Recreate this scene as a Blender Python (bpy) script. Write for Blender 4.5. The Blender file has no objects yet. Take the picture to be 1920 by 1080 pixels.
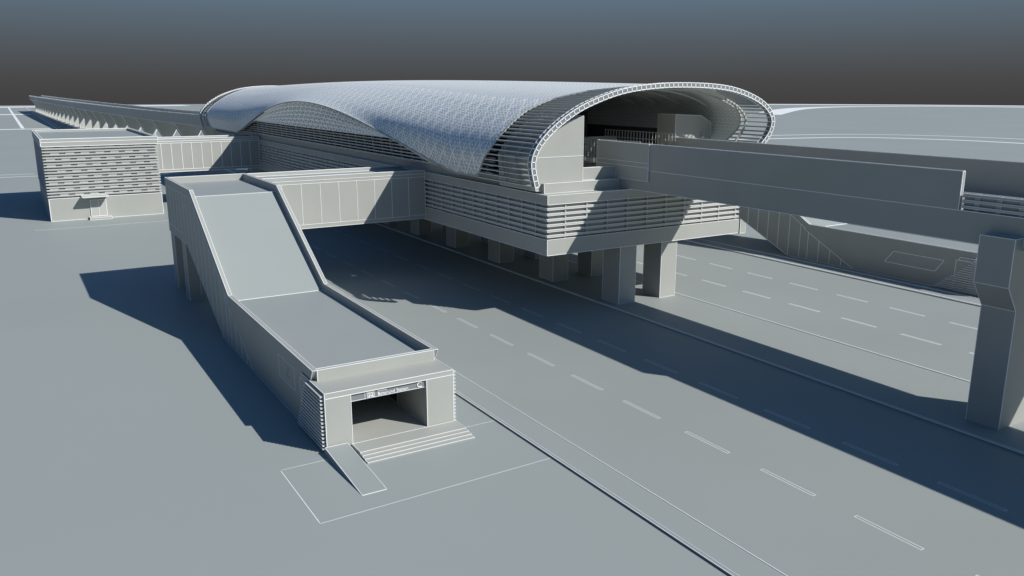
import bpy, math, random
from mathutils import Vector
random.seed(4)
scene=bpy.context.scene
col=scene.collection

# ---------------------------------------------------------------- materials
def new_mat(name):
    m=bpy.data.materials.new(name); m.use_nodes=True
    nt=m.node_tree; b=nt.nodes.get("Principled BSDF")
    return m,nt,b
def clay(name,c,rough=0.55,var=0.06,scale=0.25,spec=0.35):
    m,nt,b=new_mat(name)
    tc=nt.nodes.new("ShaderNodeTexCoord"); n=nt.nodes.new("ShaderNodeTexNoise")
    n.inputs["Scale"].default_value=scale; n.inputs["Detail"].default_value=4
    nt.links.new(tc.outputs["Object"],n.inputs["Vector"])
    r=nt.nodes.new("ShaderNodeValToRGB")
    r.color_ramp.elements[0].position=0.3; r.color_ramp.elements[1].position=0.7
    r.color_ramp.elements[0].color=tuple(v*(1-var) for v in c)+(1,)
    r.color_ramp.elements[1].color=tuple(v*(1+var) for v in c)+(1,)
    nt.links.new(n.outputs["Fac"],r.inputs["Fac"]); nt.links.new(r.outputs["Color"],b.inputs["Base Color"])
    b.inputs["Roughness"].default_value=rough
    b.inputs["Specular IOR Level"].default_value=spec
    return m
M_ground=clay("ground_clay",(0.300,0.330,0.322),0.6,0.03,0.02)
M_road=clay("road_clay",(0.290,0.314,0.304),0.6,0.03,0.05)
M_pave=clay("pavement_clay",(0.296,0.322,0.314),0.6,0.03,0.05)
M_conc=clay("concrete_clay",(0.368,0.375,0.350),0.6,0.04,0.2)
M_roof=clay("roof_sheet_clay",(0.300,0.327,0.320),0.5,0.02,0.1)
M_slat=clay("slat_clay",(0.43,0.435,0.41),0.55,0.03,0.3)
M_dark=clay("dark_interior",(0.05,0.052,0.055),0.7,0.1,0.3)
M_line=clay("white_edge",(0.85,0.87,0.88),0.5,0.01,0.5)
M_board=clay("sign_board_grey",(0.20,0.21,0.215),0.5,0.03,0.5)
def wire_mat(name,base,line,size,rough,diamonds=False):
    m,nt,b=new_mat(name)
    w=nt.nodes.new("ShaderNodeWireframe"); w.use_pixel_size=False; w.inputs["Size"].default_value=size
    mx=nt.nodes.new("ShaderNodeMix"); mx.data_type='RGBA'
    mx.inputs["A"].default_value=base+(1,); mx.inputs["B"].default_value=line+(1,)
    fac=w.outputs["Fac"]
    if diamonds:
        def M(op,a,b_=None):
            n=nt.nodes.new("ShaderNodeMath"); n.operation=op
            for k,v in enumerate((a,b_)):
                if v is None: continue
                if isinstance(v,(int,float)): n.inputs[k].default_value=v
                else: nt.links.new(v,n.inputs[k])
            return n.outputs[0]
        uv=nt.nodes.new("ShaderNodeUVMap"); uv.uv_map="cladding"; sp=nt.nodes.new("ShaderNodeSeparateXYZ"); nt.links.new(uv.outputs["UV"],sp.inputs["Vector"])
        U,V=sp.outputs["X"],sp.outputs["Y"]; c=2.6; th=0.085
        l1=M('LESS_THAN',M('FRACT',M('DIVIDE',M('ADD',U,V),c)),th)
        l2=M('LESS_THAN',M('FRACT',M('DIVIDE',M('ADD',M('SUBTRACT',V,U),200.0),c)),th)
        l3=M('LESS_THAN',M('FRACT',M('DIVIDE',V,c)),th*0.8)
        # joints stay on the lower flank panels only
        lim=M('LESS_THAN',U,13.0)
        d=M('MULTIPLY',M('MAXIMUM',M('MAXIMUM',l1,l2),l3),lim)
        # base colour is a little darker on the flank than on the crown
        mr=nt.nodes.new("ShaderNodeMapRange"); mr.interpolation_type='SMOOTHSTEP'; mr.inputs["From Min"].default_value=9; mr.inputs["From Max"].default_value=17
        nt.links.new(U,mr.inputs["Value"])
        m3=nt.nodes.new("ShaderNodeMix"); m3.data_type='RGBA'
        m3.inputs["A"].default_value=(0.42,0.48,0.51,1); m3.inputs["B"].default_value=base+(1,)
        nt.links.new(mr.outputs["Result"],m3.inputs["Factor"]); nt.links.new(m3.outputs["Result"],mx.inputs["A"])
        fac=M('MAXIMUM',w.outputs["Fac"],d)
    nt.links.new(fac,mx.inputs["Factor"]); nt.links.new(mx.outputs["Result"],b.inputs["Base Color"])
    b.inputs["Roughness"].default_value=rough
    return m
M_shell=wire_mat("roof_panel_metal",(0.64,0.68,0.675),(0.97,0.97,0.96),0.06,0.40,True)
M_lattice=wire_mat("lattice_glazing",(0.22,0.29,0.35),(0.97,0.98,0.98),0.24,0.3)
MATS=[M_conc,M_line,M_roof,M_slat,M_dark,M_shell,M_lattice,M_ground,M_road,M_pave,M_board]
CONC,LINE,ROOF,SLAT,DARK,SHELL,LATT,GRND,ROAD,PAVE,BOARD=range(11)
EF=0.58

# ---------------------------------------------------------------- mesh builder
class MB:
    def __init__(s): s.v=[];s.f=[];s.m=[]
    def add(s,vs,fs,mat):
        o=len(s.v); s.v+= [tuple(p) for p in vs]
        for f in fs: s.f.append([i+o for i in f]); s.m.append(mat)
    def bar(s,p,q,w,mat=LINE):
        w=w*(1+0.12*random.random())
        if mat==LINE: w*=EF
        p=Vector(p);q=Vector(q);d=q-p;L=d.length
        if L<w*1.5: return
        d/=L; up=Vector((0,0,1)) if abs(d.z)<0.9 else Vector((1,0,0))
        a=d.cross(up).normalized()*w/2; b=d.cross(a).normalized()*w/2
        p=p+d*w*0.5;q=q-d*w*0.5
        vs=[p-a-b,p+a-b,p+a+b,p-a+b,q-a-b,q+a-b,q+a+b,q-a+b]
        s.add(vs,[(0,1,2,3),(7,6,5,4),(0,4,5,1),(1,5,6,2),(2,6,7,3),(3,7,4,0)],mat)
    def tube(s,pts,w,mat):
        pts=[Vector(p) for p in pts]; vs=[];n=len(pts)
        for i,p in enumerate(pts):
            d=(pts[min(i+1,n-1)]-pts[max(i-1,0)]).normalized(); up=Vector((0,0,1)) if abs(d.z)<0.95 else Vector((1,0,0))
            a=d.cross(up).normalized()*w/2; b=d.cross(a).normalized()*w/2
            vs+=[p-a-b,p+a-b,p+a+b,p-a+b]
        fs=[(3,2,1,0),tuple(4*(n-1)+k for k in range(4))]
        for i in range(n-1):
            for k in range(4):
                l=(k+1)%4; fs.append((4*i+k,4*i+l,4*i+4+l,4*i+4+k))
        s.add(vs,fs,mat)
    def box(s,x0,x1,y0,y1,z0,z1,mat=CONC,e=0):
        vs=[(x0,y0,z0),(x1,y0,z0),(x1,y1,z0),(x0,y1,z0),(x0,y0,z1),(x1,y0,z1),(x1,y1,z1),(x0,y1,z1)]
        s.add(vs,[(3,2,1,0),(4,5,6,7),(0,1,5,4),(1,2,6,5),(2,3,7,6),(3,0,4,7)],mat)
        if e:
            for a,b in [(0,1),(1,2),(2,3),(3,0),(4,5),(5,6),(6,7),(7,4),(0,4),(1,5),(2,6),(3,7)]:
                s.bar(vs[a],vs[b],e)
    def prism(s,poly,axis,a,b,mat=CONC,e=0):
        n=len(poly)
        if axis=='x': A=[(a,u,w) for u,w in poly];B=[(b,u,w) for u,w in poly]
        elif axis=='y': A=[(u,a,w) for u,w in poly];B=[(u,b,w) for u,w in poly]
        else: A=[(u,w,a) for u,w in poly];B=[(u,w,b) for u,w in poly]
        fs=[tuple(range(n)),tuple(range(2*n-1,n-1,-1))]
        for i in range(n):
            j=(i+1)%n; fs.append((i,i+n,j+n,j))
        s.add(A+B,fs,mat)
        if e:
            for i in range(n):
                j=(i+1)%n; s.bar(A[i],A[j],e); s.bar(B[i],B[j],e); s.bar(A[i],B[i],e)
    def build(s,name,parent=None,origin=(0,0,0),recalc=True):
        me=bpy.data.meshes.new(name)
        o=Vector(origin)
        me.from_pydata([Vector(p)-o for p in s.v],[],s.f)
        used=sorted(set(s.m)); mp={u:i for i,u in enumerate(used)}
        for u in used: me.materials.append(MATS[u])
        for p,m in zip(me.polygons,s.m): p.material_index=mp[m]
        if recalc:
            import bmesh
            bm=bmesh.new(); bm.from_mesh(me); bmesh.ops.recalc_face_normals(bm,faces=bm.faces); bm.to_mesh(me); bm.free()
        me.update()
        ob=bpy.data.objects.new(name,me); col.objects.link(ob)
        if parent:
            ob.parent=parent; ob.location=o-parent.location
        else: ob.location=o
        return ob
def thing(name,loc,label,cat,group=None):
    e=bpy.data.objects.new(name,None); e.location=loc; e.empty_display_size=0.5; col.objects.link(e)
    e["label"]=label; e["category"]=cat
    if group: e["group"]=group
    return e
def tag(o,label,cat,group=None):
    o["label"]=label;o["category"]=cat
    if group:o["group"]=group

# ---------------------------------------------------------------- ground
def structure(o): o["kind"]="structure"
m=MB(); N=160
m.add([(0,0,0)]+[(1450*math.cos(2*math.pi*i/N),1450*math.sin(2*math.pi*i/N),0) for i in range(N)],
      [(0,i+1,(i+1)%N+1) for i in range(N)],GRND)
structure(m.build("ground",recalc=False))
def sheet(name,x0,x1,y0,y1,z,mat):
    m=MB(); m.add([(x0,y0,z),(x1,y0,z),(x1,y1,z),(x0,y1,z)],[(0,1,2,3)],mat)
    o=m.build(name,recalc=False); structure(o); return o
sheet("road",32.4,58.4,-30,1300,0.004,ROAD)
sheet("road",69.4,96.0,-30,1300,0.004,ROAD)
m=MB(); m.box(30.0,32.4,-30,1300,-0.1,0.12,PAVE); 
for x,w in ((30.0,0.06),(30.25,0.05),(32.4,0.08)): m.bar((x,-30,0.125),(x,400,0.125),w); m.bar((x,400,0.125),(x,1300,0.125),0.5)
structure(m.build("kerb"))
m=MB(); m.box(58.4,69.4,-30,1300,-0.1,0.14,PAVE)
for x,w in ((58.4,0.08),(58.65,0.06),(69.4,0.2)): m.bar((x,-30,0.145),(x,160,0.145),w); m.bar((x,250,0.145),(x,1300,0.145),0.4)
structure(m.build("median"))
m=MB(); m.box(96.0,99.0,-30,1300,-0.1,0.12,PAVE)
for x in (96.0,96.3,99.0): m.bar((x,-30,0.125),(x,400,0.125),0.18)
structure(m.build("pavement"))
m=MB()
def flat(m,p,q,w,z,mat=LINE):
    p=Vector((p[0],p[1],z));q=Vector((q[0],q[1],z));d=(q-p).normalized();a=Vector((-d.y,d.x,0))*w/2
    m.add([p-a,q-a,q+a,p+a],[(0,1,2,3)],mat)
for xr in (41.1,49.5,77.9,86.5):
    k=-6
    while True:
        y0=31.0+7.35*k;k+=1
        if y0>330: break
        y1=y0+4.4; h=0.13; w=0.045 if xr<60 else 0.085
        flat(m,(xr-h,y0),(xr-h,y1),w,0.009);flat(m,(xr+h,y0),(xr+h,y1),w,0.009)
        flat(m,(xr-h+w,y0+w),(xr+h-w,y0+w),w,0.009);flat(m,(xr-h+w,y1-w),(xr+h-w,y1-w),w,0.009)
structure(m.build("road_markings",recalc=False))
m=MB()
for a,b in [((13.3,43.8),(30,44.2)),((13.3,43.9),(13.3,51.9)),((13.4,52),(16.9,52)),((27.2,52),(30,52))]:
    flat(m,a,b,0.045,0.005)
flat(m,(3,171),(27,171),0.2,0.005)
flat(m,(-60,285),(8,280),1.0,0.005)
flat(m,(-60,293),(7,288),0.8,0.005)
flat(m,(-400,606),(27,610),9,0.005)
flat(m,(-500,950),(27,955),26,0.005)
flat(m,(-600,1330),(240,1330),70,0.005)
flat(m,(12,620),(12,1290),2.0,0.007);flat(m,(-40,560),(-75,1290),2.0,0.007)
def poly(pts,w):
    P=[Vector((p[0],p[1],0)) for p in pts];R=[]
    for i in range(len(P)-1):
        a=P[max(i-1,0)];b=P[i];c=P[i+1];d=P[min(i+2,len(P)-1)]
        for k in range(10):
            t=k/10;R.append(0.5*((2*b)+(c-a)*t+(2*a-5*b+4*c-d)*t*t+(3*b-a-3*c+d)*t**3))
    R.append(P[-1]);vs=[]
    for i,p in enumerate(R):
        d=(R[min(i+1,len(R)-1)]-R[max(i-1,0)]).normalized();n=Vector((-d.y,d.x,0))*w/2
        vs+=[(p.x-n.x,p.y-n.y,0.006),(p.x+n.x,p.y+n.y,0.006)]
    m.add(vs,[(2*i,2*i+1,2*i+3,2*i+2) for i in range(len(R)-1)],LINE)
poly([(230,330),(323,300),(375,285),(398,255),(405,215),(395,150),(380,60)],4.5)
poly([(230,360),(330,325),(400,305),(432,265),(438,215),(425,140),(405,50)],3)
poly([(634,575),(850,720),(1000,760),(1120,720),(1170,620),(1190,400)],30)
poly([(900,1030),(1143,830),(1260,640),(1330,420)],50)
structure(m.build("path",recalc=False))

# ---------------------------------------------------------------- stair entrance buildings
def text_mesh(name,body,size,loc,rot,parent,depth=0.03,mat=None):
    cu=bpy.data.curves.new(name,'FONT'); cu.body=body; cu.size=size; cu.extrude=depth
    t=bpy.data.objects.new(name+"_tmp",cu); col.objects.link(t)
    bpy.context.view_layer.update()
    dg=bpy.context.evaluated_depsgraph_get()
    me=bpy.data.meshes.new_from_object(t.evaluated_get(dg))
    bpy.data.objects.remove(t); me.materials.clear(); me.materials.append(mat or M_line)
    ob=bpy.data.objects.new(name,me); col.objects.link(ob)
    ob.parent=parent; ob.location=Vector(loc)-parent.location; ob.rotation_euler=rot
    return ob
def stair(dx,label):
    E=0.065 if dx==0 else 0.13
    root=thing("station_entrance",(22+dx,53,0),label,"building","stair entrances of the station")
    X0,X1=17+dx,27+dx
    m=MB()
    side=[(59.0,0),(55.7,5.25),(81.5,5.3),(97,14),(113,14),(113,7.2),(101.5,7.2),(85,0)]
    m.prism(side,'x',X0,X0+0.35,CONC,E)
    m.prism(side,'x',X1-0.35,X1,CONC,E)
    m.box(X0+0.352,X1-0.352,55.72,56.1,4.2,5.24,CONC,E)
    m.box(X0+0.352,X1-0.352,112.6,112.98,7.3,13.98,CONC,E)
    m.prism([(112.5,7.25),(101.6,7.25),(85.2,0.02),(86.0,0.02),(102,7.6),(112.5,7.6)],'x',X0+0.352,X1-0.352)
    for xs in (X0-0.01,X1+0.01):
        y=83.0
        while y<112:
            zt=5.3+(y-81.5)*8.7/15.5 if y<97 else 14
            zb=0 if y<85 else ((y-85)*7.2/16.5 if y<101.5 else 7.2)
            m.bar((xs,y,zb+0.1),(xs,y,zt-0.9),E)
            y+=2.1
        m.bar((xs,82,4.6),(xs,97,13.1),E);m.bar((xs,97,13.1),(xs,112.9,13.1),E)
        m.bar((xs,103,8.2),(xs,112.9,8.2),E)
        m.bar((xs,73.5,0.1),(xs,82.5,4.6),E)
        for y in (75.5,77.5,79.5,81.5): m.bar((xs,y,0.1),(xs,y,0.1+(y-73.5)*0.5),E)
        if dx==0: fr=[(60.3,2.3),(64.6,2.3),(64.6,4.1),(60.3,4.1)]
        else: fr=[(61.3,2.0),(68.6,2.0),(67.4,3.6),(60.2,3.6)]
        for k in range(4): m.bar((xs,)+fr[k],(xs,)+fr[(k+1)%4],E)
    m.build("wall",root)
    m=MB()
    m.prism([(56.1,4.2),(56.1,4.6),(81.8,4.6),(97.3,13.2),(112.6,13.2),(112.6,12.8),(97.5,12.8),(82,4.2)],'x',X0+0.355,X1-0.355,ROOF)
    for y,z in ((56.15,4.62),(81.8,4.62),(97.3,13.22)): m.bar((X0+0.36,y,z),(X1-0.36,y,z),E)
    for x in (X0+0.4,X1-0.4):
        m.bar((x,56.2,4.62),(x,81.8,4.62),E);m.bar((x,81.8,4.62),(x,97.3,13.22),E);m.bar((x,97.3,13.22),(x,112.5,13.22),E)
    m.build("roof",root)
    m=MB()
    m.box(X0-0.1,X0+1.8,53,58.6,0,4.0,CONC,E)
    m.box(X1-2.3,X1-0.1,53,58.6,0,4.0,CONC,E)
    m.box(X0-0.1,X1-0.1,52.998,58.2,4.003,4.4,CONC,E)
    m.box(X0+1.802,X1-2.302,52.9,66,-0.05,0.3,CONC,E)
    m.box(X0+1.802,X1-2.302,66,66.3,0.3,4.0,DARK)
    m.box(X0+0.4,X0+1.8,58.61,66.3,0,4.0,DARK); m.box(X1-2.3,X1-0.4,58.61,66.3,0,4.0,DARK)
    m.build("doorway",root)
    m=MB()
    m.box(X0+1.85,X1-2.35,53.15,53.35,3.42,3.98,BOARD,E*0.8)
    m.bar((X0+2.9,53.13,3.45),(X0+2.9,53.13,3.95),E*.8)
    m.box(X0+3.05,X0+3.6,53.1,53.14,3.48,3.93,CONC,E*.7)
    sg=m.build("sign",root)
    R=(math.radians(90),0,0)
    if dx==0:
        text_mesh("lettering","22",0.40,(X0+3.1,53.08,3.56),R,root)
        text_mesh("lettering","Botonund Station",0.34,(X0+3.85,53.12,3.49),R,root)
        text_mesh("lettering","โบโตนันด์",0.2,(X0+3.85,53.12,3.79),R,root)
        text_mesh("lettering","C",0.6,(X0+6.95,53.12,3.49),R,root)
        text_mesh("lettering","C",1.2,(X0-0.02,62.6,2.8),(math.radians(90),0,math.radians(-90)),root,0.02,M_slat)
    for a,b in ((X0-0.36,X0-0.11),(X1-0.09,X1+0.16)):
        m=MB()
        m.box(a+0.19 if a<X0 else a,a+0.245 if a<X0 else a+0.06,53.3,55.5,0.05,4.3,CONC)
        for i in range(15):
            z=0.2+i*0.28; ye=(58.9-3.1*(z/5.25)) if dx==0 else (61.0-5.2*(z/4.3))
            m.box(a,b,53.15,ye+0.2,z,z+0.1,SLAT,0.03 if dx==0 else 0.06)
        m.build("louvre",root)
    m=MB()
    for i in range(4):
        m.box(X0+1.7,X1,49.9+0.45*i,52.9-0.003*i,-0.05,0.08+0.08*i,CONC,E*0.7)
    m.build("steps",root)
    m=MB()
    m.prism([(45.8,0.01),(52.85,0.01),(52.85,0.5)],'x',X0-0.3,X0+1.35,ROOF,E*0.8)
    m.build("ramp",root)
    for xx in (X0+0.1,X1-1.4):
        for yy in (103.2,110.6):
            m=MB(); m.box(xx,xx+1.3,yy,yy+2.2,0,7.24,CONC,E); m.build("pillar",root,(xx+.65,yy+1.1,0))
    return root
stair(0,"grey stair entrance with sloping roof, steps and ramp beside the road")
stair(84,"grey stair entrance with sloping roof across the far carriageway")

def footbridge(x0,x1,y0,y1,z0,z1,n,E,label):
    root=thing("footbridge",((x0+x1)/2,(y0+y1)/2,z0),label,"footbridge","enclosed footbridges to the station")
    m=MB()
    m.box(x0,x1,y0,y0+0.4,z0,z1,CONC,E); m.box(x0,x1,y1-0.4,y1,z0,z1,CONC,E)
    m.box(x0,x1,y0+0.402,y1-0.402,z0+0.02,z0+0.6,CONC)
    for i in range(1,n):
        x=x0+(x1-x0)*i/n
        for y in (y0-0.01,y1+0.01): m.bar((x,y,z0+0.5),(x,y,z1-0.9),E)
    for z in (z0+0.5,z1-0.9,z1-0.5):
        for y in (y0-0.01,y1+0.01): m.bar((x0,y,z),(x1,y,z),E)
    m.build("wall",root)
    m=MB(); m.box(x0,x1,y0+0.403,y1-0.403,z1-0.9,z1-0.45,ROOF)
    m.bar((x0,y0+0.45,z1-0.43),(x1,y0+0.45,z1-0.43),E);m.bar((x0,y1-0.45,z1-0.43),(x1,y1-0.45,z1-0.43),E)
    m.build("roof",root)
footbridge(27.01,49.45,105,112.9,7.25,13.95,9,0.08,"grey panelled footbridge between stair entrance and station")
footbridge(78.7,100.98,105,112.9,7.25,13.95,9,0.1,"grey panelled footbridge over the far carriageway")
footbridge(26.62,49.45,192,200,7.4,14.4,11,0.16,"grey panelled footbridge between service building and station")

# ---------------------------------------------------------------- service building
root=thing("service_building",(16,200,0),"grey box building wrapped in thin horizontal louvres","building")
m=MB(); E=0.17
m.box(6.6,26,181.6,221.4,0,14.2,CONC)
m.box(6.2,26.4,181.2,221.8,0,4.3,CONC,E)
m.box(6,26.6,181,222,14.2,15.0,CONC,E)
for a in ((6,26.6,181,181.5),(6,26.6,221.5,222),(6,6.5,181.502,221.498),(26.1,26.6,181.502,221.498)):
    m.box(*a,15.003,15.6,CONC,E)
m.build("wall",root)
m=MB(); m.box(6.51,26.09,181.51,221.49,15.004,15.1,ROOF); m.build("roof",root)
m=MB(); z=4.65; r=0
while z<13.9:
    m.box(6.05,26.5,181.15,181.5,z,z+0.24,SLAT)
    m.bar((6.05,181.14,z+0.24),(26.5,181.14,z+0.24),0.09)
    if r%2==0:
        x=6.6+random.choice((0,0.8,1.6))
        while x<25.5:
            m.box(x,x+1.5,181.25,181.55,z+0.243,z+0.55,CONC); x+=2.6
    m.box(6.02,6.5,181.52,221.4,z,z+0.24,SLAT); m.bar((6.0,181.5,z+0.24),(6.0,221.4,z+0.24),0.09)
    m.box(26.1,26.55,181.52,221.4,z,z+0.24,SLAT)
    z+=0.56; r+=1
m.build("louvre",root)
m=MB(); m.box(13.2,16.0,181.05,181.2,0.5,3.7,SLAT,0.14); m.bar((14.6,181.02,.6),(14.6,181.02,3.6),.1); m.build("door",root)
m=MB(); m.box(11.8,16.4,178.9,181.13,4.45,4.6,CONC,0.14); m.build("canopy",root)
m=MB(); m.box(12.8,16.6,179.2,181.18,0,0.45,CONC,0.14); m.build("step",root)

# ---------------------------------------------------------------- station
st=thing("elevated_station",(64,160,7.1),"elevated railway station with curved metal roof over the road","station")
E=0.075
XL,XR,YF,YB=49.5,78.6,74.3,240
m=MB()
m.box(XL,XR,YF,YB,7.1,8.85,CONC,E)
m.box(XL+0.4,XR-0.4,YF+0.4,YB-0.5,8.85,12.7,CONC)
m.box(XL,XR,YF,YB,12.7,13.7,CONC,E)
m.box(XL+0.6,XR-0.6,YF+1.6,YB-1,13.7,14.8,CONC,E)
m.build("wall",st)
m=MB()
ZS=(9.1,9.7,10.3,10.9,11.5,12.1)
for z in ZS:
    m.box(XL+0.02,XL+0.3,YF+0.32,YB,z,z+0.2,SLAT,0.05)
    m.box(XR-0.3,XR-0.02,YF+0.32,YB,z,z+0.2,SLAT,0.05)
    m.box(XL+0.02,XR-0.02,YF+0.05,YF+0.3,z,z+0.2,SLAT,0.05)
    m.bar((XL+0.02,YF,z+0.2),(XL+0.02,YB,z+0.2),0.07)
y=YF+2.5
while y<YB:
    m.box(XL+0.1,XL+0.25,y,y+0.15,8.9,12.65,SLAT); m.box(XR-0.25,XR-0.1,y,y+0.15,8.9,12.65,SLAT); y+=2.9
x=XL+2.4
while x<XR: m.box(x,x+0.15,YF+0.15,YF+0.28,8.9,12.65,SLAT); x+=2.9
m.build("louvre",st)

prof=[(48.6,14.6),(48.1,17.3),(49.3,19.5),(52.1,21.7),(55.6,23.4),(60.8,24.8),(67.9,25.35),(76.0,25.0),(81.6,23.5),(84.2,21.5),(84.0,19.5),(82.2,17.6),(80.6,16.2)]
def resample(P,n):
    P=[Vector((a,b)) for a,b in P];R=[]
    for i in range(len(P)-1):
        a=P[max(i-1,0)];b=P[i];c=P[i+1];d=P[min(i+2,len(P)-1)]
        for k in range(12):
            t=k/12;R.append(0.5*((2*b)+(c-a)*t+(2*a-5*b+4*c-d)*t*t+(3*b-a-3*c+d)*t**3))
    R.append(P[-1]);L=[0]
    for i in range(1,len(R)): L.append(L[-1]+(R[i]-R[i-1]).length)
    out=[];j=0
    for k in range(n+1):
        s=L[-1]*k/n
        while j<len(R)-2 and L[j+1]<s: j+=1
        t=(s-L[j])/(L[j+1]-L[j]); out.append(R[j].lerp(R[j+1],t))
    return out,L[-1]
NS=72
PR,LEN=resample(prof,NS)
itop=max(range(NS+1),key=lambda i:PR[i].y)
def interp(tab,v):
    if v<=tab[0][0]: return tab[0][1]
    for (a,b),(c,d) in zip(tab,tab[1:]):
        if v<=c: return b+(d-b)*(v-a)/(c-a)
    return tab[-1][1]
def yn(p,left):
    z=p.y
    if left: return interp([(14.5,88.5),(15.4,87.3),(18,84.6),(20,83.9),(22.2,84.3),(23.6,83.4),(24.5,81),(24.9,78.8),(25.3,76.6)],z)
    return interp([(16,83),(18,81.5),(20,80.6),(23,80.5),(24.5,79),(25.3,76.6)],z)
def Ynear(i): return yn(PR[i],i<=itop)
def Yfar(i): return 247-(Ynear(i)-76)*0.9
def W(Y):
    t=(Y-151.5)/57
    return max(0,math.cos(math.pi/2*t))**1.15 if abs(t)<1 else 0
def shellp(s,v,N,PP,it):
    p0=PP[s]; a=yn(p0,s<=it); b=247-(a-76)*0.9; Y=a+(b-a)*v
    p=p0.copy(); iu=int(it*0.88)
    if s<iu:
        u=s/iu; E0=Vector((46.9,22.6)); c=E0.lerp(PP[iu],u); c.y+=0.55*math.sin(math.pi*u)
        p=p.lerp(c,W(Y))
    z=p.y+1.1*math.sin(math.pi*(Y-75)/172)*max(0,min(1,(p0.y-15)/9))
    return Vector((p.x,Y,z))
NF=104; PF,_=resample(prof,NF); ift=max(range(NF+1),key=lambda i:PF[i].y); NY=200
m=MB(); vs=[]
for i in range(NF+1):
    for j in range(NY+1): vs.append(shellp(i,j/NY,NF,PF,ift))
fs=[]
for i in range(NF):
    for j in range(NY):
        a=i*(NY+1)+j; fs.append((a,a+1,a+NY+2,a+NY+1))
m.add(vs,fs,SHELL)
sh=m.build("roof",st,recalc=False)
uvl=sh.data.uv_layers.new(name="cladding")
for lp in sh.data.loops:
    vi=lp.vertex_index; uvl.data[lp.index].uv=((vi//(NY+1))/NF*LEN,vs[vi].y)
for p in sh.data.polygons: p.use_smooth=True
sh["label"]="curved ribbed metal roof shell with wavy lower edge"
ring=[vs[j] for j in range(NY)]+[vs[i*(NY+1)+NY] for i in range(NF)]+[vs[NF*(NY+1)+j] for j in range(NY,0,-1)]+[vs[i*(NY+1)] for i in range(NF,0,-1)]+[vs[1]]
m=MB(); m.tube(ring,0.18,SLAT); m.build("eave",st)
def rim(y0,y1,E):
    m=MB(); th=0.5
    nrm=[]
    for i in range(NS+1):
        d=(PR[min(i+1,NS)]-PR[max(i-1,0)]).normalized(); nrm.append(Vector((-d.y,d.x)))
    O=[PR[i]+nrm[i]*0.25 for i in range(NS+1)]; I=[PR[i]-nrm[i]*(th-0.25) for i in range(NS+1)]
    vs=[]
    for i in range(NS+1):
        vs+=[(O[i].x,y0,O[i].y),(O[i].x,y1,O[i].y),(I[i].x,y1,I[i].y),(I[i].x,y0,I[i].y)]
    fs=[(0,1,2,3),tuple(4*NS+k for k in (3,2,1,0))]
    for i in range(NS):
        for k in range(4):
            l=(k+1)%4; fs.append((4*i+k,4*i+4+k,4*i+4+l,4*i+l))
    m.add(vs,fs,BOARD if y0<100 else CONC)
    for i in range(NS):
        for k in range(4): m.bar(vs[4*i+k],vs[4*i+4+k],E)
        m.bar(vs[4*i],vs[4*i+3],E);m.bar(vs[4*i],vs[4*i+1],E);m.bar(vs[4*i+3],vs[4*i+2],E)
    m.build("arch",st)
rim(75.0,75.7,0.15); rim(247,248.3,0.3)
fine,_=resample(prof,int(LEN/0.60))
nf=len(fine)-1
for end in (0,1):
  for side in (0,1):
    m=MB()
    for k in range(nf+1):
        i=min(NS,int(round(k/nf*NS))); p=fine[k]
        if (i>itop)!=bool(side): continue
        d=(fine[min(k+1,nf)]-fine[max(k-1,0)]).normalized(); n=Vector((-d.y,d.x))
        a,b=((75.72,Ynear(i)),(Yfar(i),246.98))[end]
        if abs(b-a)<1.0: continue
        q=[p+d*0.06+n*0.12,p-d*0.06+n*0.12,p-d*0.06-n*0.12,p+d*0.06-n*0.12]
        m.prism([(v.x,v.y) for v in q],'y',a,b,SLAT)
        m.bar((p.x+n.x*.12,a,p.y+n.y*.12),(p.x+n.x*.12,b,p.y+n.y*.12),0.08)
    for yy in ((79.3,82.2),(242,244.5))[end]:
        pts=[]
        for i in range(NS):
            z=PR[i].y
            if z<24.6 and (i>itop)==bool(side):
                if not(Yfar(i)<yy<247 or 76<yy<Ynear(i)): continue
                d=(PR[i+1]-PR[i]).normalized(); n=Vector((-d.y,d.x))*0.4
                pts.append((PR[i].x-n.x,yy,PR[i].y-n.y))
        if len(pts)>2: m.tube(pts,0.22,SLAT)
    m.build("end_louvre",st)
m=MB()
for k in range(7):
    z=15.0+k*0.45; x=49.3+0.06*k
    m.box(x,x+0.3,86,238,z,z+0.14,SLAT); m.bar((x,86,z+0.15),(x,238,z+0.15),0.1)
y=88
while y<238:
    m.bar((49.9,y,14.8),(49.8,y+0.8,17.9),0.22,SLAT); y+=3.6
m.build("side_louvre",st)
m=MB()
for k in range(9):
    z=15.0+k*0.5; x=80.2+0.1*k
    m.box(x,x+0.3,84,238,z,z+0.14,SLAT)
m.build("side_louvre",st)
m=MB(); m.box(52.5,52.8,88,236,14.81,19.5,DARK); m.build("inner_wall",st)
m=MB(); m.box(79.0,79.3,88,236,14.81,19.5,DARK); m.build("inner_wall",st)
m=MB(); lv=[];nv=6;ny=42
for j in range(ny+1):
    Y=95+113*j/ny; e=shellp(0,(Y-88.5)/(235.7-88.5),NF,PF,ift)
    for k in range(nv+1):
        t=k/nv; zt=max(e.z-0.1,15.2); zb=min(17.9,zt-0.05)
        x=48.3+(e.x+0.3-48.3)*t
        z=zb+(zt-zb)*t; x+=0.2*math.sin(math.pi*t)
        lv.append((x,Y+(1.3 if k%2 else 0)*(1 if 0<k<nv else 0),z))
fs=[]
for j in range(ny):
    for k in range(nv):
        a=j*(nv+1)+k; b=a+nv+1
        if k%2: fs+=[(a,b,b+1),(a,b+1,a+1)]
        else: fs+=[(a,b,a+1),(b,b+1,a+1)]
m.add(lv,fs,LATT); m.build("lattice",st,recalc=False)
m=MB()
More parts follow.
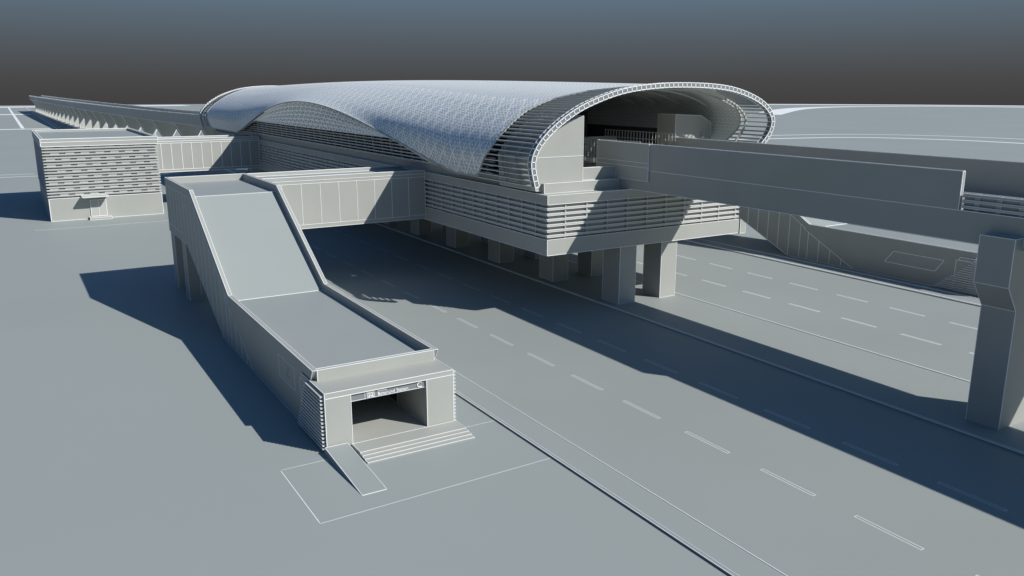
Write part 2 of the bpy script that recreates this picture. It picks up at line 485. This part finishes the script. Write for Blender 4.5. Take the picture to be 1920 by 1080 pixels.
m.prism([(49.3,14.0),(49.0,17.6),(50.4,19.5),(53.0,21.2),(55.6,22.0),(55.6,14.0)],'y',76.4,84,CONC,E)
m.bar((49.2,76.38,17.6),(55.6,76.38,17.6),E)
m.build("end_wall",st)
m=MB()
m.prism([(82.4,16.0),(83.0,18.4),(82.8,20.5),(81.0,21.4),(76.5,21.6),(76.5,14.81),(78,14.81)],'y',84.5,88,CONC,E)
m.build("end_wall",st)
m=MB()
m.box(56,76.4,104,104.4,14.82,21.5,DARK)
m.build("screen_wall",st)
m=MB(); m.box(66,75,95,96,14.82,18.3,CONC,E); m.build("screen_wall",st)
m=MB(); m.box(55.62,60.5,76.6,77.0,14.82,16.2,CONC,E); m.build("parapet",st)
for yy in range(80,104,5):
    m=MB(); pts=[]
    for i in range(12,NS-12):
        d=(PR[i+1]-PR[i]).normalized(); n=Vector((-d.y,d.x))*0.5
        pts.append((PR[i].x-n.x,yy,PR[i].y-n.y))
    m.tube(pts,0.2,CONC); m.build("roof_rib",st)
for xx,h in ((62.3,18.9),(66.0,18.6),(71.6,19.4)):
    m=MB()
    for k in range(24): m.box(xx,xx+0.06,79+k*0.62,79.06+k*0.62,16.0,h,CONC,0)
    for z in (h,h-0.9,h-1.8): m.box(xx-0.02,xx+0.08,79,93.4,z,z+0.08,CONC)
    m.build("railing",st)

first=None
for y in [74.6+13.9*i for i in range(12)]:
    for x in (59.9,66.2):
        if first is None:
            m=MB(); m.box(x,x+2.4,y,y+3.2,0.14,7.1,CONC,0.08)
            first=m.build("concrete_column",None,(x+1.2,y+1.6,0.14)); ob=first
        else:
            ob=first.copy(); ob.location=(x+1.2,y+1.6,0.14); col.objects.link(ob)
        tag(ob,"square grey concrete column standing on the median under the station","column","columns under the station")

# ---------------------------------------------------------------- near viaduct
vd=thing("railway_viaduct",(66.4,30,13.8),"grey concrete railway viaduct with solid side barriers entering the station","viaduct")
m=MB(); x0,x1=60.7,72.3
m.box(x0,x1,-25,80.5,13.8,16.1,CONC,0.08)
m.build("girder",vd)
m=MB(); m.box(x0,x0+0.3,35.6,70.9,16.1,19.0,CONC,0.08); m.build("barrier",vd)
m=MB(); m.box(x0-0.15,x0+0.3,70.95,80.4,14.9,19.0,SLAT,0.08)
m.bar((x0-0.17,71,16.4),(x0-0.17,80.4,16.4),0.08);m.bar((x0-0.17,71,16.9),(x0-0.17,80.4,16.9),0.08)
m.build("barrier",vd)
m=MB(); m.box(x1-0.3,x1,-25,80.4,16.1,19.0,CONC,0.08); m.build("barrier",vd)
m=MB()
for z in (16.3,16.75,17.2):
    m.box(x0+0.05,x0+0.2,-25,35.4,z,z+0.16,SLAT,0.05)
m.box(x0+0.3,x0+0.45,-25,35.4,16.1,17.38,CONC)
y=-25
while y<35: m.box(x0+0.2,x0+0.3,y,y+0.3,16.1,17.38,SLAT,0.03); y+=1.6
m.build("railing",vd)
for xx in (62.6,64.0,68.4,69.8):
    m=MB(); m.box(xx,xx+0.12,-25,100,16.1,16.35,SLAT,0.03); m.build("rail",vd)
m=MB()
P=[(61,0.1),(66,0.1),(66,13.79),(60.68,13.79),(60.68,14.7),(59.6,14.7),(59.6,11.2),(61,9.3)]
m.prism(P,'y',30.6,33.1,CONC,0.07)
o=m.build("viaduct_pier",None,(66.4,31.8,0.1)); tag(o,"flared grey concrete pier on the median carrying the viaduct","pier","viaduct piers")

# ---------------------------------------------------------------- far viaduct
path=[(60.7,240),(59.4,256),(56.7,276),(50.6,345),(45,450),(40,600),(35,830),(31,1068)]
P,_=resample(path,60)
vf=thing("railway_viaduct",(60,260,13.3),"long grey railway viaduct on piers running away from the station","viaduct")
sec=[(0,13.0),(0,16.6),(0.5,16.6),(0.5,15.6),(11,15.6),(11,16.6),(11.5,16.6),(11.5,13.0)]
m=MB();vs=[];n=len(sec)
for p in P:
    for a,z in sec: vs.append((p.x+a,p.y,z))
fs=[tuple(range(n)),tuple(range(len(vs)-1,len(vs)-n-1,-1))]
for i in range(len(P)-1):
    for k in range(n):
        l=(k+1)%n; fs.append((i*n+k,(i+1)*n+k,(i+1)*n+l,i*n+l))
m.add(vs,fs,SLAT)
for i in range(len(P)-1):
    w=0.3+1.2*i/60
    for k in (0,1,2,6): m.bar(vs[i*n+k],vs[(i+1)*n+k],w*(0.7 if k in(0,2) else 1))
m.build("girder",vf)
first=None; y=258
while y<1068:
    x=interp([(b,a) for a,b in path],y)
    if first is None:
        m=MB(); cx=x+5.75
        m.prism([(cx-1.8,0),(cx+1.8,0),(cx+1.8,6.5),(cx+5.4,12.98),(cx-5.4,12.98),(cx-1.8,6.5)],'y',y-1.5,y+1.5,SLAT,0.3)
        first=m.build("viaduct_pier",None,(cx,y,0)); ob=first
    else:
        ob=first.copy(); ob.location=(x+5.75,y,0); col.objects.link(ob)
    tag(ob,"flared grey concrete pier carrying the distant viaduct","pier","viaduct piers")
    y+=32

# ---------------------------------------------------------------- light
sd=Vector((-0.725,1.0,-1.0)).normalized()
L=bpy.data.lights.new("sun",'SUN'); L.energy=5.0; L.angle=math.radians(0.5); L.color=(1.0,0.97,0.915)
lo=bpy.data.objects.new("sun",L); lo.rotation_euler=sd.to_track_quat('-Z','Y').to_euler(); lo.location=(60,-40,80); col.objects.link(lo)
w=bpy.data.worlds.new("World"); scene.world=w; w.use_nodes=True; nt=w.node_tree
bg=nt.nodes["Background"]; bg.inputs["Strength"].default_value=0.1
sky=nt.nodes.new("ShaderNodeTexSky"); sky.sky_type='NISHITA'; sky.sun_disc=False
sky.sun_elevation=math.asin(-sd.z); sky.sun_rotation=math.atan2(0.725,-1.0)
tc=nt.nodes.new("ShaderNodeTexCoord"); sp=nt.nodes.new("ShaderNodeSeparateXYZ")
nt.links.new(tc.outputs["Generated"],sp.inputs["Vector"])
rp=nt.nodes.new("ShaderNodeValToRGB"); cr=rp.color_ramp
mp=nt.nodes.new("ShaderNodeMapRange"); mp.inputs["From Min"].default_value=-0.05; mp.inputs["From Max"].default_value=0.15
nt.links.new(sp.outputs["Z"],mp.inputs["Value"]); nt.links.new(mp.outputs["Result"],rp.inputs["Fac"])
cr.elements[0].position=0.15; cr.elements[0].color=(0.054,0.051,0.050,1)
cr.elements[1].position=0.78; cr.elements[1].color=(0.118,0.172,0.228,1)
e=cr.elements.new(0.30); e.color=(0.066,0.066,0.067,1)
e=cr.elements.new(0.50); e.color=(0.088,0.105,0.122,1)
sc=nt.nodes.new("ShaderNodeVectorMath"); sc.operation='SCALE'; sc.inputs["Scale"].default_value=10
nt.links.new(rp.outputs["Color"],sc.inputs[0])
s2=nt.nodes.new("ShaderNodeVectorMath"); s2.operation='MULTIPLY'; s2.inputs[1].default_value=(0.20,0.46,0.70)
nt.links.new(sky.outputs["Color"],s2.inputs[0])
m2=nt.nodes.new("ShaderNodeMapRange"); m2.interpolation_type='SMOOTHSTEP'; m2.inputs["From Min"].default_value=0.12; m2.inputs["From Max"].default_value=0.45
nt.links.new(sp.outputs["Z"],m2.inputs["Value"])
mx=nt.nodes.new("ShaderNodeMix"); mx.data_type='RGBA'
nt.links.new(m2.outputs["Result"],mx.inputs["Factor"]); nt.links.new(sc.outputs["Vector"],mx.inputs["A"]); nt.links.new(s2.outputs["Vector"],mx.inputs["B"])
nt.links.new(mx.outputs["Result"],bg.inputs["Color"])
scene.view_settings.view_transform='Standard'
try: scene.view_settings.look='None'
except: pass
scene.view_settings.exposure=0

# ---------------------------------------------------------------- camera
cam=bpy.data.cameras.new("camera"); cam.sensor_width=36; cam.lens=1556/1920*36; cam.clip_start=0.5; cam.clip_end=6000
co=bpy.data.objects.new("camera",cam); co.location=(0,0,25)
co.rotation_euler=(math.radians(90)-math.atan(375/1556),0,math.radians(-31.2)); col.objects.link(co)
scene.camera=co
